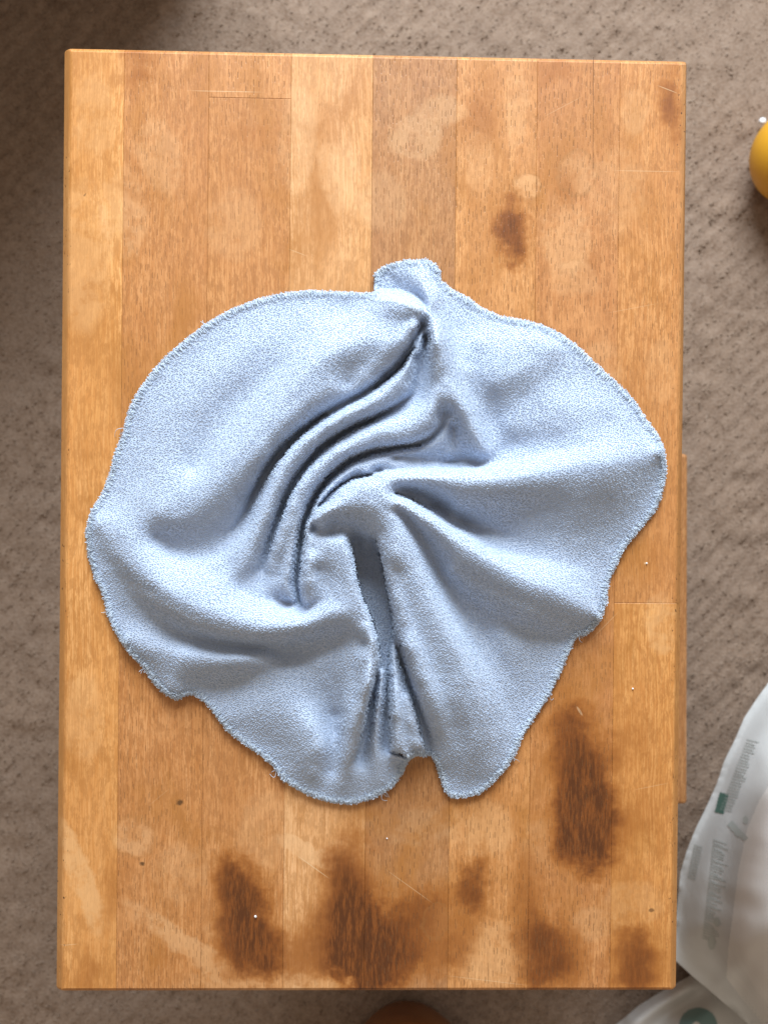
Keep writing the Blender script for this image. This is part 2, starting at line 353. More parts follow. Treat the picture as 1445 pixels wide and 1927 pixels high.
M_leg = wood('beech_underframe', *[tuple(v * .75 for v in c_) for c_ in (A, B_, C_)], .8, seed=55, marks=False)  # stave tones darkened: shadow under the top put into the colour
box('underside_panel', XL + .004, XR - .004, -HH + .004, HH - .004, TOP - TH - .0005 - .003, TOP - TH - .0005, M_leg, stool)
# lower step pushed out to the right, its cheeks and the legs
sz = .205; sr = at(1291, 1200, sz)[0]; sb = at(1293, 1520, sz)[1]
box('lower_step', .02, sr, sb, at(1293, 860, sz)[1], sz - .022, sz, M_leg, stool, .0025).rotation_euler = (0, 0, .0102)
for sy in (-1, 1):
    for xx in (-.118, .088):
        box('leg', xx, xx + .03, sy * .205 - .011, sy * .205 + .011, 0.002, TOP - TH - .004, M_leg, stool, .002)
    box('side_rail', -.118, .118, sy * .188 - .005, sy * .188 + .005, TOP - .085, TOP - TH - .005, M_leg, stool, .001)
    box('leg', sr - .034, sr - .006, sy * .19 - .011, sy * .19 + .011, 0.002, sz - .023, M_leg, stool, .002)
    box('side_rail', -.116, sr - .008, sy * .168 - .005, sy * .168 + .005, sz - .06, sz - .024, M_leg, stool, .001)
# thin drying crack at the top right
c0, c1 = at(1116, 104, TOP), at(1115, 330, TOP)
kk = NT('crack_dark'); kk.set(Base_Color=(.05, .02, .01), Roughness=.9)
mesh_obj('crack', [(c0[0] - .0001, c0[1] - .001, TOP + .00006), (c0[0] + .0001, c0[1] - .001, TOP + .00006), (c1[0] + .00005, c1[1], TOP + .00006), (c1[0] - .00005, c1[1], TOP + .00006)], [(0, 3, 2, 1)], kk.m, stool)

# ------------------------------------------------------------------ blue washcloth
OUT = [(705,515),(716,506),(730,499),(748,494),(765,490),(800,489),(818,496),(828,510),(827,526),(850,545),(880,560),(905,580),(940,595),(985,603),(1020,612),(1060,632),(1090,655),(1120,685),(1150,712),(1180,740),(1200,765),
 (1215,790),(1235,815),(1247,840),(1253,875),(1250,905),(1243,935),(1232,962),(1207,992),(1182,1020),(1165,1050),(1150,1080),(1141,1110),(1142,1130),(1130,1165),(1115,1185),(1100,1196),(1087,1195),(1075,1215),(1060,1250),
 (1035,1305),(1005,1350),(985,1380),(965,1425),(952,1447),(925,1475),(905,1492),(880,1499),(850,1502),(838,1490),(830,1468),(822,1442),(813,1421),(799,1423),(780,1421),(766,1434),(759,1450),(750,1465),(740,1480),(722,1492),
 (700,1503),(660,1513),(620,1509),(590,1500),(560,1485),(530,1466),(515,1442),(490,1420),(460,1400),(430,1378),(415,1358),(400,1337),(385,1320),(367,1307),(350,1308),(333,1317),(310,1305),(290,1285),(265,1250),(242,1228),
 (215,1185),(203,1155),(195,1120),(178,1085),(168,1050),(162,1000),(173,960),(193,930),(208,890),(218,850),(234,815),(238,790),(247,762),(265,730),(290,695),(320,665),(350,640),(385,612),(430,585),(480,565),(530,553),
 (580,547),(630,549),(680,552),(706,552),(706,535)]
_eh = {(630,549): 13, (680,552): 22, (706,552): 27, (580,547): 10}
edge = [(x, y, _eh.get((x, y), 9)) for x, y in OUT] + [(OUT[0][0], OUT[0][1], 9)]
def hl(*v): return [tuple(v[i:i + 3]) for i in range(0, len(v), 3)]
L1, L5 = .5, 1.0
CL = [
 (edge, .25),
 # left flat panel
 (hl(250,900,16, 300,800,14, 380,720,14, 470,650,15, 560,600,16, 650,585,20), .15),
 (hl(360,880,14, 430,790,14, 520,690,16, 590,630,22), .15),
 # raised rims
 (hl(706,552,27, 745,556,40, 775,568,48, 790,580,52), L5),
 (hl(709,541,8, 735,545,8, 765,552,9, 792,563,18, 803,575,32), L5),
 # R1
 (hl(790,588,48, 760,612,50, 720,632,52, 680,640,52, 645,652,52, 612,680,50, 575,715,48, 535,765,47, 495,810,45, 455,858,42, 415,908,38, 375,950,33, 335,972,30, 300,968,30), L5),
 (hl(705,665,45, 675,695,40, 655,722,36), .5),
 (hl(785,612,46, 765,645,44, 735,680,40, 705,708,36), L5),
 # crevice 1
 (hl(792,610,14, 775,655,12, 748,692,12, 715,722,10, 675,748,12, 640,765,14, 607,785,8, 570,812,4, 530,848,2, 500,888,2, 478,930,2, 462,968,4, 440,1000,7, 405,1030,9, 365,1042,9, 320,1030,9, 295,1010,12), L5),
 # R2
 (hl(783,640,30, 772,675,38, 755,708,42, 728,732,45, 690,752,46, 650,772,47, 610,797,48, 570,832,48, 540,872,47, 517,918,45, 500,965,42, 480,1020,34, 455,1070,26), L5),
 # crevice 2
 (hl(797,628,14, 790,690,14, 778,740,14, 742,768,10, 705,788,4, 665,806,2, 625,830,2, 590,860,2, 562,893,2, 541,930,3, 524,975,3, 508,1020,5, 492,1070,10), L5),
 # R3
 (hl(822,738,50, 817,770,50, 806,795,50, 780,812,46, 745,822,44, 700,830,46, 660,848,47, 622,872,47, 590,905,46, 567,945,44, 552,985,42, 540,1030,34, 525,1080,24), L5),
 # crevice 3
 (hl(836,775,22, 832,800,18, 812,824,12, 780,838,8, 740,843,6, 700,850,3, 662,866,2, 630,890,2, 602,920,2, 583,955,2, 570,1000,3, 562,1050,3, 558,1100,4, 566,1140,7), L5),
 # V4 dull hollow
 (hl(850,800,16, 850,850,14, 800,858,16, 740,862,20), L1),
 # R4 strand
 (hl(760,872,26, 710,873,34, 665,883,38, 630,905,40, 604,935,42, 590,968,42), L5),
 (hl(720,888,24, 680,893,24, 650,907,26, 622,932,30, 604,958,34), L5),
 # R5
 (hl(618,952,44, 640,925,46, 670,908,50, 720,900,54, 780,899,56, 850,899,56, 920,898,54, 990,892,50, 1060,884,44, 1130,872,38, 1190,860,33, 1243,850,28), L5),
 (hl(800,878,20, 850,880,16, 900,877,14, 950,868,16, 1010,852,18, 1070,838,20, 1130,822,20), L5),
 (hl(760,884,30, 720,886,30), L1),
 (hl(925,840,15, 910,800,15, 895,750,18, 880,700,22), L1),
 # R6 from the tab
 (hl(795,495,14, 790,520,26, 802,550,40, 810,600,46, 812,650,48, 820,700,50, 850,738,50, 876,775,46, 893,815,38, 908,848,26), L5),
 (hl(835,560,22, 850,620,20, 868,680,22), L1),
 (hl(745,512,12, 760,530,10, 775,548,10), L1),
 # right panel
 (hl(900,640,24, 950,640,24, 1000,640,26, 1040,655,24), .3),
 (hl(930,720,22, 975,690,26, 1010,665,26), .3), (hl(985,745,14, 1030,715,14, 1070,690,14), .3),
 (hl(1060,760,18, 1130,760,18, 1180,800,20), .2), (hl(960,800,16, 1050,800,18, 1150,790,18), .2),
 # V5
 (hl(748,925,32, 769,930,14, 816,960,11, 855,988,13, 895,1008,15, 935,1027,16, 1011,1050,15, 1090,1060,12), L5),
 (hl(860,950,30, 950,955,26, 1050,955,24, 1150,950,20), .4), (hl(1000,1000,14, 1100,1000,12), .4),
 # R6b arch and its run to the right
 (hl(578,1010,46, 582,985,52, 600,962,58, 635,943,64, 680,935,68, 726,940,70, 761,954,69, 810,986,65, 855,1017,60, 900,1045,56, 960,1080,50, 1020,1109,44, 1080,1138,38, 1128,1158,26), L5),
 (hl(757,940,58, 778,950,54, 816,973,52, 855,1001,48, 900,1026,42), L5),
 (hl(750,958,56, 768,975,42, 790,1005,30, 812,1048,20, 836,1095,13), L5),
 (hl(836,1095,13, 870,1130,11, 930,1165,9, 1000,1190,8, 1065,1212,7), L5),
 (hl(850,1068,38, 930,1112,34, 1000,1145,32, 1060,1172,27), .4),
 (hl(836,1095,13, 870,1155,9, 915,1235,8, 955,1310,7, 985,1365,7), L1), (hl(940,1200,8, 1000,1260,8), .4),
 # R7
 (hl(700,945,70, 724,962,68, 748,985,65, 768,1025,62, 784,1072,61, 804,1122,60, 826,1170,57, 850,1218,53, 876,1270,46, 900,1330,37, 918,1390,28, 925,1440,19), L5),
 (hl(713,1000,52, 720,1035,50, 729,1084,49, 738,1124,48, 746,1163,46, 757,1215,43, 773,1261,40, 793,1320,35, 812,1378,28, 828,1433,20), L5),
 (hl(744,1075,58, 760,1110,57, 785,1180,54, 815,1250,49, 845,1320,40, 868,1390,30), L1),
 # gap G floor
 (hl(655,1000,28, 664,1020,10, 674,1065,4, 686,1118,3, 703,1158,3, 715,1200,3, 721,1240,3, 728,1270,2), L5),
 (hl(690,1035,20, 693,1070,4, 706,1120,3, 720,1165,3, 727,1205,3), L5),
 (hl(697,1000,44, 701,1020,22, 707,1045,6, 715,1090,3, 723,1128,3, 731,1165,3, 732,1190,3, 727,1225,3), L5),
 # R8 inner lobe and R10 below it, one long rim beside the gap
 (hl(580,1032,44, 597,1018,50, 622,1016,54, 640,1030,57, 650,1060,58, 662,1100,59, 675,1140,60, 690,1170,60), L5),
 (hl(648,1014,50, 658,1042,52, 666,1080,53, 678,1124,54, 695,1162,55, 707,1202,55, 709,1240,52, 702,1280,48, 690,1330,42, 675,1385,34, 658,1435,25, 642,1478,17), L5),
 (hl(607,990,46, 628,988,34, 646,998,30), L5), (hl(598,1004,42, 625,1004,34), L1),
 (hl(598,1070,46, 604,1095,44, 604,1122,43, 588,1140,36), L1), (hl(642,1095,52, 636,1130,50), L1),
 # V2 hollow left of lobe
 (hl(450,1105,22, 500,1125,18, 545,1132,14, 570,1140,14), L1), (hl(430,1060,18, 400,1075,20), L1),
 # R9
 (hl(185,985,24, 212,1008,28, 235,1045,32, 268,1080,37, 312,1114,42, 365,1142,46, 420,1163,49, 478,1176,51, 530,1180,52, 575,1174,53, 610,1158,54, 640,1150,56, 662,1150,58), L5),
 (hl(205,1060,16, 238,1122,13, 285,1160,10, 345,1193,8, 410,1208,8, 452,1215,9, 530,1214,12, 590,1206,16, 640,1194,26, 668,1196,36, 686,1212,42), L5),
 # left edge panel
 (hl(190,1090,10, 215,1150,9), L1),
 # R12
 (hl(230,1205,16, 290,1222,26, 350,1235,30, 410,1240,30, 460,1238,26, 500,1236,18), L1),
 (hl(320,1290,22, 335,1300,20), L1), (hl(365,1300,12, 400,1288,12, 450,1272,12, 510,1262,13, 560,1262,14), L5),
 # R13 bump
 (hl(430,1350,14, 480,1340,16, 540,1345,20, 580,1370,25, 598,1410,26, 590,1455,22), L1),
 (hl(600,1250,18, 630,1290,12, 640,1340,8, 636,1400,8, 625,1450,9), L5),
 # R10
 (hl(672,1235,42, 672,1280,40, 660,1330,34), L1),
 (hl(712,1248,26, 705,1278,14, 697,1315,6, 690,1355,3, 682,1398,4, 668,1432,8), L5),
 # R11
 (hl(719,1262,28, 713,1300,27, 709,1345,25, 708,1390,24, 711,1430,22, 718,1468,17), L5),
 (hl(728,1275,6, 730,1310,5, 730,1360,5, 730,1408,7), L5),
 (hl(752,1440,9, 742,1455,10), L1),
 # tab T
 (hl(742,1208,14, 744,1245,24, 752,1300,34, 760,1350,40, 766,1395,42, 768,1420,38), L5),
 (hl(736,1240,18, 738,1300,30, 739,1350,36, 740,1408,36), L5), (hl(768,1310,30, 780,1352,36, 794,1404,36), L5),
 (hl(752,1215,10, 760,1250,5, 772,1290,4, 786,1331,4, 799,1375,5, 809,1412,7), L5),
]
def rim(pts, d, hs):
    P = np.array([p[:2] for p in pts], float); q = resample([tuple(p) for p in P], 12, False); t = np.gradient(q, axis=0); t /= np.linalg.norm(t, axis=1, keepdims=True)
    q = q + np.stack([-t[:, 1], t[:, 0]], 1) * d; u = np.linspace(0, 1, len(q)); hh = np.interp(u, *zip(*hs)); return [(a, b, c) for (a, b), c in zip(q, hh)]
for key, hs in (((792, 610), ((0, 22), (.12, 34), (.3, 40), (.62, 41), (.74, 30), (.82, 14), (1, 12))), ((797, 628), ((0, 14), (.12, 14), (.22, 16), (.30, 24), (.38, 36), (.75, 40), (.9, 30), (1, 18))), ((836, 775), ((0, 26), (.15, 22), (.33, 24), (.45, 34), (.85, 40), (1, 36)))):
    cr = next(l for l, w_ in CL if tuple(l[0][:2]) == key)
    keep_ = cr if key != (792, 610) else cr[:-4]
    CL.append((rim(keep_, -10, hs), L5))
for key, d_, hs in (((792, 610), 15, ((0, 36), (.2, 34), (.35, 32), (.62, 34), (.75, 26), (.85, 15), (1, 12))), ((797, 628), 12, ((0, 18), (.15, 28), (.3, 34), (.7, 36), (.85, 30), (1, 20))), ((836, 775), 12, ((0, 34), (.3, 36), (.6, 38), (.85, 34), (1, 24)))):
    cr = next(l for l, w_ in CL if tuple(l[0][:2]) == key); CL.append((rim(cr[3:-4] if key[0] == 792 else cr, d_, hs), .6))
CL.append((hl(268,1102,31, 312,1134,37, 365,1164,41, 420,1185,42, 478,1196,42, 530,1197,42, 585,1188,42), .6))
CL.append((hl(680,890,30, 740,891,40, 800,891,44, 870,891,44, 920,889,42), L5))
cx0, cy0, cx1, cy1 = 150, 474, 1268, 1528
STEP = 2
HF = solve_height(cx0, cy0, cx1, cy1, CL, 12, STEP)
for _ in range(2):
    _p = np.pad(HF, 1, mode='edge'); _p = (_p[:-2] + 2 * _p[1:-1] + _p[2:]) / 4; HF = (_p[:, :-2] + 2 * _p[:, 1:-1] + _p[:, 2:]) / 4
# gentle crumple and never into the wood
gx, gy = np.meshgrid(cx0 + np.arange(HF.shape[1]) * STEP, cy0 + np.arange(HF.shape[0]) * STEP)
gx, gy = np.meshgrid(cx0 + np.arange(HF.shape[1]) * STEP, cy0 + np.arange(HF.shape[0]) * STEP)
_o = resample(OUT, 8); _cx, _cy = np.arange(cx0, cx1 + 9, 8), np.arange(cy0, cy1 + 9, 8); _a, _b = np.meshgrid(_cx, _cy)
_d = np.sqrt(((_a[..., None] - _o[:, 0]) ** 2 + (_b[..., None] - _o[:, 1]) ** 2).min(-1))
_u, _v = (gx - cx0) / 8, (gy - cy0) / 8; _i, _j = np.minimum(_v.astype(int), _d.shape[0] - 2), np.minimum(_u.astype(int), _d.shape[1] - 2); _fy, _fx = _v - _i, _u - _j
DI = (_d[_i, _j] * (1 - _fx) + _d[_i, _j + 1] * _fx) * (1 - _fy) + (_d[_i + 1, _j] * (1 - _fx) + _d[_i + 1, _j + 1] * _fx) * _fy
_w = np.clip((DI - 15) / 110, 0, 1); _w = _w * _w * (3 - 2 * _w)
lin = 9 + (HF - 9) * np.where(HF > 9, 1.45, 1.0)
tube = 8 + 114 * (np.clip(HF - 3, 0, None) / 68) ** 0.70      # rolled folds: full rounded backs, narrow creases
HF = lin * (1 - _w) + tube * _w
GAP = [(655,1003),(664,1040),(672,1085),(682,1124),(700,1163),(711,1202),(716,1241),(727,1272),(730,1300),(732,1272),(733,1221),(739,1195),(739,1163),(731,1124),(723,1084),(714,1040),(706,1012),(690,1000),(672,996)]
WEDGE = [(704,1285),(693,1330),(682,1380),(669,1425),(684,1417),(692,1370),(698,1320)]
SLIT = [(757,1238),(770,1285),(783,1330),(797,1380),(809,1413),(801,1413),(790,1378),(777,1330),(765,1285)]
def carve(H, d, soft, floor, extra=1.0):      # d > 0 inside
    w_ = np.clip(d / soft, 0, 1) * extra; return H * (1 - w_) + np.minimum(H, floor) * w_
def inner(poly):
    q = resample(poly, 3); x_, y_ = [v for v in (np.array(poly)[:, 0], np.array(poly)[:, 1])]; D = np.full(gx.shape, -99.0)
    m = (gx > x_.min() - 20) & (gx < x_.max() + 20) & (gy > y_.min() - 20) & (gy < y_.max() + 20); a, b = gx[m], gy[m]
    dd = np.sqrt(((a[:, None] - q[:, 0]) ** 2 + (b[:, None] - q[:, 1]) ** 2).min(1)); D[m] = np.where(inside(a, b, poly), dd, -dd); return D
HF = carve(HF, inner(GAP) + 1, 3, 9, np.clip((gy - 1004) / 42, 0, 1))
HF = carve(HF, inner(WEDGE) + 1, 3, 9); HF = carve(HF, inner(SLIT) + 1, 3, 9)
for cr in ([(612,778,3),(585,798,7),(560,820,9),(522,860,12),(492,905,13),(474,940,12),(466,965,5)], [(712,783,3),(700,792,6),(650,812,8),(606,840,9),(566,888,9),(541,932,8),(524,978,5)], [(790,838,2),(760,841,5),(700,852,7),(652,872,8),(614,905,8),(584,950,7),(568,990,7),(560,1030,4)],
           [(779,655,3),(755,690,6),(735,708,5),(700,735,2)], [(729,1272,3),(730,1340,5),(731,1412,6)], [(731,1415,5),(750,1420,5),(768,1427,5)], [(700,893,2),(660,901,4),(622,925,4),(598,955,3)], [(745,928,2),(770,936,4),(810,960,3)]):
    q = resample(cr, 3, False); m = (gx > q[:, 0].min() - 20) & (gx < q[:, 0].max() + 20) & (gy > q[:, 1].min() - 20) & (gy < q[:, 1].max() + 20); a, b = gx[m], gy[m]
    d2 = np.sqrt((a[:, None] - q[:, 0]) ** 2 + (b[:, None] - q[:, 1]) ** 2) - q[:, 2] / 2; h_ = HF[m]
    w_ = np.clip((1.5 - d2.min(1)) / 3.5, 0, 1); HF[m] = h_ * (1 - w_) + np.minimum(h_, 12 if cr[0][0] not in (700, 745) else h_ * .55) * w_
HF = HF + 2.6 * (vnoise(gx, gy, 1 / 46, 11) - .5) + 1.2 * (vnoise(gx, gy, 1 / 17, 12) - .5)
HF = np.maximum(HF, 7.0)
def hf(px, py):
    u = np.clip((px - cx0) / STEP, 0, HF.shape[1] - 1.001); v = np.clip((py - cy0) / STEP, 0, HF.shape[0] - 1.001)
    i, j = v.astype(int), u.astype(int); fy, fx = v - i, u - j
    return (HF[i, j] * (1 - fx) + HF[i, j + 1] * fx) * (1 - fy) + (HF[i + 1, j] * (1 - fx) + HF[i + 1, j + 1] * fx) * fy
outl = smooth_closed(resample(OUT, 3), 3)
outl += (rng.normal(0, .5, outl.shape))
opoly = [tuple(p) for p in outl[::2]]
Ccx, Ccy = (gx[:-1, :-1] + gx[1:, 1:]) / 2, (gy[:-1, :-1] + gy[1:, 1:]) / 2
cell = inside(Ccx, Ccy, opoly)
_gr = np.maximum.reduce([abs(HF[1:, :-1] - HF[:-1, :-1]), abs(HF[1:, 1:] - HF[:-1, 1:]), abs(HF[:-1, 1:] - HF[:-1, :-1]), abs(HF[1:, 1:] - HF[1:, :-1])]) / STEP
_far = inside(Ccx, Ccy, opoly) & (DI[:-1, :-1] > 16)
cell &= ~((_gr > 7) & _far)              # the folds overhang here: no cloth wall, only a dark undercut
under = inside(Ccx, Ccy, opoly) & (DI[:-1, :-1] > 34)
used = np.zeros(gx.shape, int)
for a in (0, 1):
    for b in (0, 1): used[a:used.shape[0] - 1 + a, b:used.shape[1] - 1 + b] += cell
bx, by = gx.astype(float).copy(), gy.astype(float).copy()
bi = np.argwhere((used > 0) & (used < 4) & (DI < 12))
for i, j in bi:
    d = (outl[:, 0] - gx[i, j]) ** 2 + (outl[:, 1] - gy[i, j]) ** 2; q = d.argmin()
    if d[q] < 12: bx[i, j], by[i, j] = outl[q]
remap = -np.ones(gx.shape, int); remap[used > 0] = np.arange((used > 0).sum())
P = at(bx, by, TOP + HF * PX)[used > 0]
Q = np.stack([remap[1:, :-1], remap[1:, 1:], remap[:-1, 1:], remap[:-1, :-1]], -1)[cell]

def terry(name, base, hi, lo):
    k = NT(name); p = k.pos()
    n = k.noise(p, 900, 2, .6); n2 = k.noise(p, 40, 3, .5)
    col = k.mix(k.rng(n, .3, .7), lo, hi); col = k.mix(k.rng(n2, .4, .65, 0, .5), col, base)
    k.t.nodes  # sheen gives the fuzzy rim light of terry yarn
    return k.set(Base_Color=col, Roughness=.9, Specular_IOR_Level=.08, Normal=k.bump(n, .4, .0003))
M_cloth = terry('blue_terry_ground', (.48, .55, .67), (.52, .59, .71), (.44, .51, .63))  # darker than the loops: shade between loops put into the ground colour
M_loop = terry('blue_terry_loops', (.54, .64, .795), (.59, .69, .84), (.49, .59, .745))
M_hem = terry('hem_thread', (.63, .72, .83), (.68, .77, .87), (.58, .67, .78))
cloth = tag(empty('washcloth', (0, 0, 0)), 'pale blue terry washcloth twisted into radiating folds on the stool top', 'washcloth')
body = np_quads('cloth', P, Q, M_cloth, cloth)
uu_ = np.zeros(gx.shape, bool)
for a in (0, 1):
    for b in (0, 1): uu_[a:uu_.shape[0] - 1 + a, b:uu_.shape[1] - 1 + b] |= under
rm_ = -np.ones(gx.shape, int); rm_[uu_] = np.arange(uu_.sum())
np_quads('folded_underlayer', at(gx, gy, TOP + (4.2 + 1.2 * vnoise(gx, gy, 1 / 40, 31)) * PX)[uu_], np.stack([rm_[1:, :-1], rm_[1:, 1:], rm_[:-1, 1:], rm_[:-1, :-1]], -1)[under], M_cloth, cloth)
sm = body.modifiers.new('thickness', 'SOLIDIFY'); sm.thickness = .0008; sm.use_rim = False; sm.offset = -1
# normals of the height field
def frame(px, py):
    e = 2.0; a = at(px + e, py, TOP + hf(px + e, py) * PX) - at(px - e, py, TOP + hf(px - e, py) * PX)
    b = at(px, py - e, TOP + hf(px, py - e) * PX) - at(px, py + e, TOP + hf(px, py + e) * PX)
    n = np.cross(a, b); ar = np.linalg.norm(n, axis=1, keepdims=True); n /= ar
    return n, ar[:, 0] / (4 * e * e * PX * PX)
sp = 3.6
uu, vv = np.meshgrid(np.arange(-260, 260) * sp, np.arange(-260, 260) * sp)
uu = uu + (np.arange(520) % 2)[:, None] * sp / 2
th = math.radians(24); lx = 720 + uu * math.cos(th) - vv * math.sin(th); ly = 1000 + uu * math.sin(th) + vv * math.cos(th)
lx, ly = lx.ravel() + rng.normal(0, .8, lx.size), ly.ravel() + rng.normal(0, .8, lx.size)
k_ = (lx > cx0 + 4) & (lx < cx1 - 4) & (ly > cy0 + 4) & (ly < cy1 - 4); lx, ly = lx[k_], ly[k_]
k_ = inside(lx, ly, opoly); lx, ly = lx[k_], ly[k_]
_, ar = frame(lx, ly)
k_ = ar < 13; lx, ly, ar = lx[k_], ly[k_], ar[k_]
ex = np.repeat(np.arange(len(lx)), np.minimum(rng.poisson(np.clip((ar - 1.2) * .6, 0, 4)), 5))
lx, ly = np.r_[lx, lx[ex] + rng.normal(0, 1.4, len(ex))], np.r_[ly, ly[ex] + rng.normal(0, 1.4, len(ex))]
Nn, _ = frame(lx, ly); n = len(lx)
Nn = Nn + rng.normal(0, .12, (n, 3)); Nn /= np.linalg.norm(Nn, axis=1, keepdims=True)
ang = th + rng.normal(0, .55, n); T = np.stack([np.cos(ang), -np.sin(ang), np.zeros(n)], 1); T -= Nn * (T * Nn).sum(1)[:, None]; T /= np.linalg.norm(T, axis=1, keepdims=True)
base = at(lx, ly, TOP + hf(lx, ly) * PX)
lo = loops_mesh('terry_loops', base, T, Nn, rng.uniform(.00026, .00038, n), rng.uniform(.00030, .00055, n), rng.uniform(.00016, .0002, n), M_loop, cloth, K=4)
tag(lo, kind='stuff')
print('loops', n)
# overlocked hem: slanted threads wrapped round the edge, and the fuzz it sheds
ed = smooth_closed(resample(OUT, 1.7), 3); tn = np.roll(ed, -3, 0) - np.roll(ed, 3, 0); tn /= np.linalg.norm(tn, axis=1, keepdims=True)
inn = np.stack([-tn[:, 1], tn[:, 0]], 1)
tst = inside(ed[:, 0] + inn[:, 0] * 6, ed[:, 1] + inn[:, 1] * 6, opoly); inn[~tst] *= -1
def pxpt(p, extra=0.0): return at(p[:, 0], p[:, 1], TOP + (hf(p[:, 0], p[:, 1]) + extra) * PX)
def tubes(name, paths, rad, mat, parent, sides=4):
    V, Q = [], []; 
    for pth in paths:
        pth = np.asarray(pth); m = len(pth); d = np.gradient(pth, axis=0); d /= np.linalg.norm(d, axis=1, keepdims=True) + 1e-12
        a = np.cross(d, (0.13, .21, 1.0)); a /= np.linalg.norm(a, axis=1, keepdims=True) + 1e-12; b = np.cross(d, a); b0 = sum(len(v) for v in V) if False else base_[0]
        ph = np.arange(sides) * 2 * math.pi / sides
        v = pth[:, None] + rad * (a[:, None] * np.cos(ph)[None, :, None] + b[:, None] * np.sin(ph)[None, :, None])
        V.append(v.reshape(-1, 3)); ix = b0 + np.arange(m * sides).reshape(m, sides); base_[0] += m * sides
        Q.append(np.stack([ix[:-1], np.roll(ix[:-1], -1, 1), np.roll(ix[1:], -1, 1), ix[1:]], -1).reshape(-1, 4))
    return np_quads(name, np.concatenate(V), np.concatenate(Q), mat, parent)
base_ = [0]
paths = []
for i in range(0, len(ed), 1):
    if rng.random() < .12: continue
    wdt = rng.uniform(6, 14); sl = rng.normal(1.5, 3.0); e0, n0, t0 = ed[i], inn[i], tn[i]
    f = np.array([-.10, -.02, .12, .5, 1.0]); zz = np.array([-5, -2, 1.6, 2.6, 1.2])
    q = e0 + n0 * (f[:, None] * wdt) + t0 * (f[:, None] * sl) + rng.normal(0, .8, (5, 2))
    qi = e0 + n0 * (np.maximum(f, .12)[:, None] * wdt)
    paths.append(at(q[:, 0], q[:, 1], TOP + (np.maximum(hf(qi[:, 0], qi[:, 1]) + zz, 1.5)) * PX))
_in = resample([(700,553),(745,557),(775,569),(792,582)], 1.8, False)
for p_ in _in:
    q = p_ + np.array([[0,-2],[0,2],[-1,7],[-2,12]]) + rng.normal(0, .8, (4, 2)); paths.append(at(q[:, 0], q[:, 1], TOP + (hf(q[:, 0], np.maximum(q[:, 1], p_[1])) + np.array([-1, 4, 4, 2])) * PX))
hem = tubes('overlock_hem', paths, .00019, M_hem, cloth); tag(hem, 'pale greenish overlock stitching round the cloth edge', kind='stuff')
n = len(ed) * 2; q = ed[rng.integers(0, len(ed), n)]; jj = rng.integers(0, len(ed), n); q = ed[jj] + inn[jj] * rng.uniform(-1, 9, n)[:, None]
C = at(q[:, 0], q[:, 1], TOP + (hf(q[:, 0] + inn[jj, 0] * 4, q[:, 1] + inn[jj, 1] * 4) + rng.uniform(-3, 3, n)) * PX)
Nn = np.stack([-inn[jj, 0], inn[jj, 1], rng.uniform(.1, 1.4, n)], 1) + rng.normal(0, .35, (n, 3)); Nn /= np.linalg.norm(Nn, axis=1, keepdims=True)
T = rng.normal(0, 1, (n, 3)); T -= Nn * (T * Nn).sum(1)[:, None]; T /= np.linalg.norm(T, axis=1, keepdims=True)
base_ = [0]
tag(loops_mesh('edge_fuzz', C, T, Nn, rng.uniform(.0003, .0006, n), rng.uniform(.0004, .0010, n), rng.uniform(.00012, .00018, n), M_hem, cloth, K=5), kind='stuff')
# stray threads
th_ = []
for (x, y, dx, dy, m) in ((236,806,-10,14,6),(722,1488,8,12,4),(1090,1196,6,6,3),(205,1152,-8,2,2),(270,1258,-6,5,2),(966,1428,8,4,2),(1033,1308,6,1,2),(520,1450,-7,7,3),(1244,842,5,-6,2),(385,610,-6,-5,2),(905,885,4,-6,2)):
    for _ in range(m):
        t = np.linspace(0, 1, 7)[:, None]; d = np.array([dx, dy]) * rng.uniform(.6, 1.4) + rng.normal(0, 3, 2); cr = rng.normal(0, 4, 2)
        p = np.array([x, y]) + d * t + cr * np.sin(t * 3) ; hh = hf(np.array([x]), np.array([y]))[0]
        z = np.maximum(hh * (1 - t[:, 0]) + rng.uniform(0, 6) * np.sin(t[:, 0] * 3), 1.2); th_.append(at(p[:, 0], p[:, 1], TOP + z * PX))
for t_ in th_: base_ = [0]; tubes('loose_thread', [t_], .00014, M_hem, cloth, 3)

# ------------------------------------------------------------------ crumbs on the wood
def blob(name, c, r, mat, label, cat, group=None, seed=1):
    g = np.random.default_rng(seed); V, Fc = [], []
    nu, nv = 8, 6
    for j in range(nv + 1):
        for i in range(nu):
            a, b = 2 * math.pi * i / nu, math.pi * j / nv; rr = r * g.uniform(.8, 1.15)
            V.append((c[0] + rr * math.sin(b) * math.cos(a), c[1] + rr * math.sin(b) * math.sin(a), c[2] + rr * .8 * math.cos(b)))
    for j in range(nv):
        for i in range(nu): Fc.append((j * nu + i, (j + 1) * nu + i, (j + 1) * nu + (i + 1) % nu, j * nu + (i + 1) % nu))
    return tag(mesh_obj(name, V, Fc, mat, None, True), label, cat, group)
M_white = NT('white_lint').set(Base_Color=(.85, .85, .85), Roughness=.8)
for i, (x, y, r, lb) in enumerate(((481,1725,2.5,'white crumb on the dark burn mark near the lower left of the stool top'), (728,1578,1.5,'tiny white crumb on the wood just below the bottom of the cloth'),
      (1216,1060,1.7,'small white crumb on the wood right of the cloth near the stool edge'), (1190,1296,1.9,'small white crumb on the right-hand stave below the end joint'))):
    p = at(x, y, TOP + r * PX * .8); blob('crumb', p, r * PX, M_white, lb, 'crumb', 'white crumbs on the stool top', i)
p = at(1434, 228, .008); blob('lint', p, .0035, M_white, 'white ball of lint on the carpet beside the yellow ball', 'lint', None, 9)

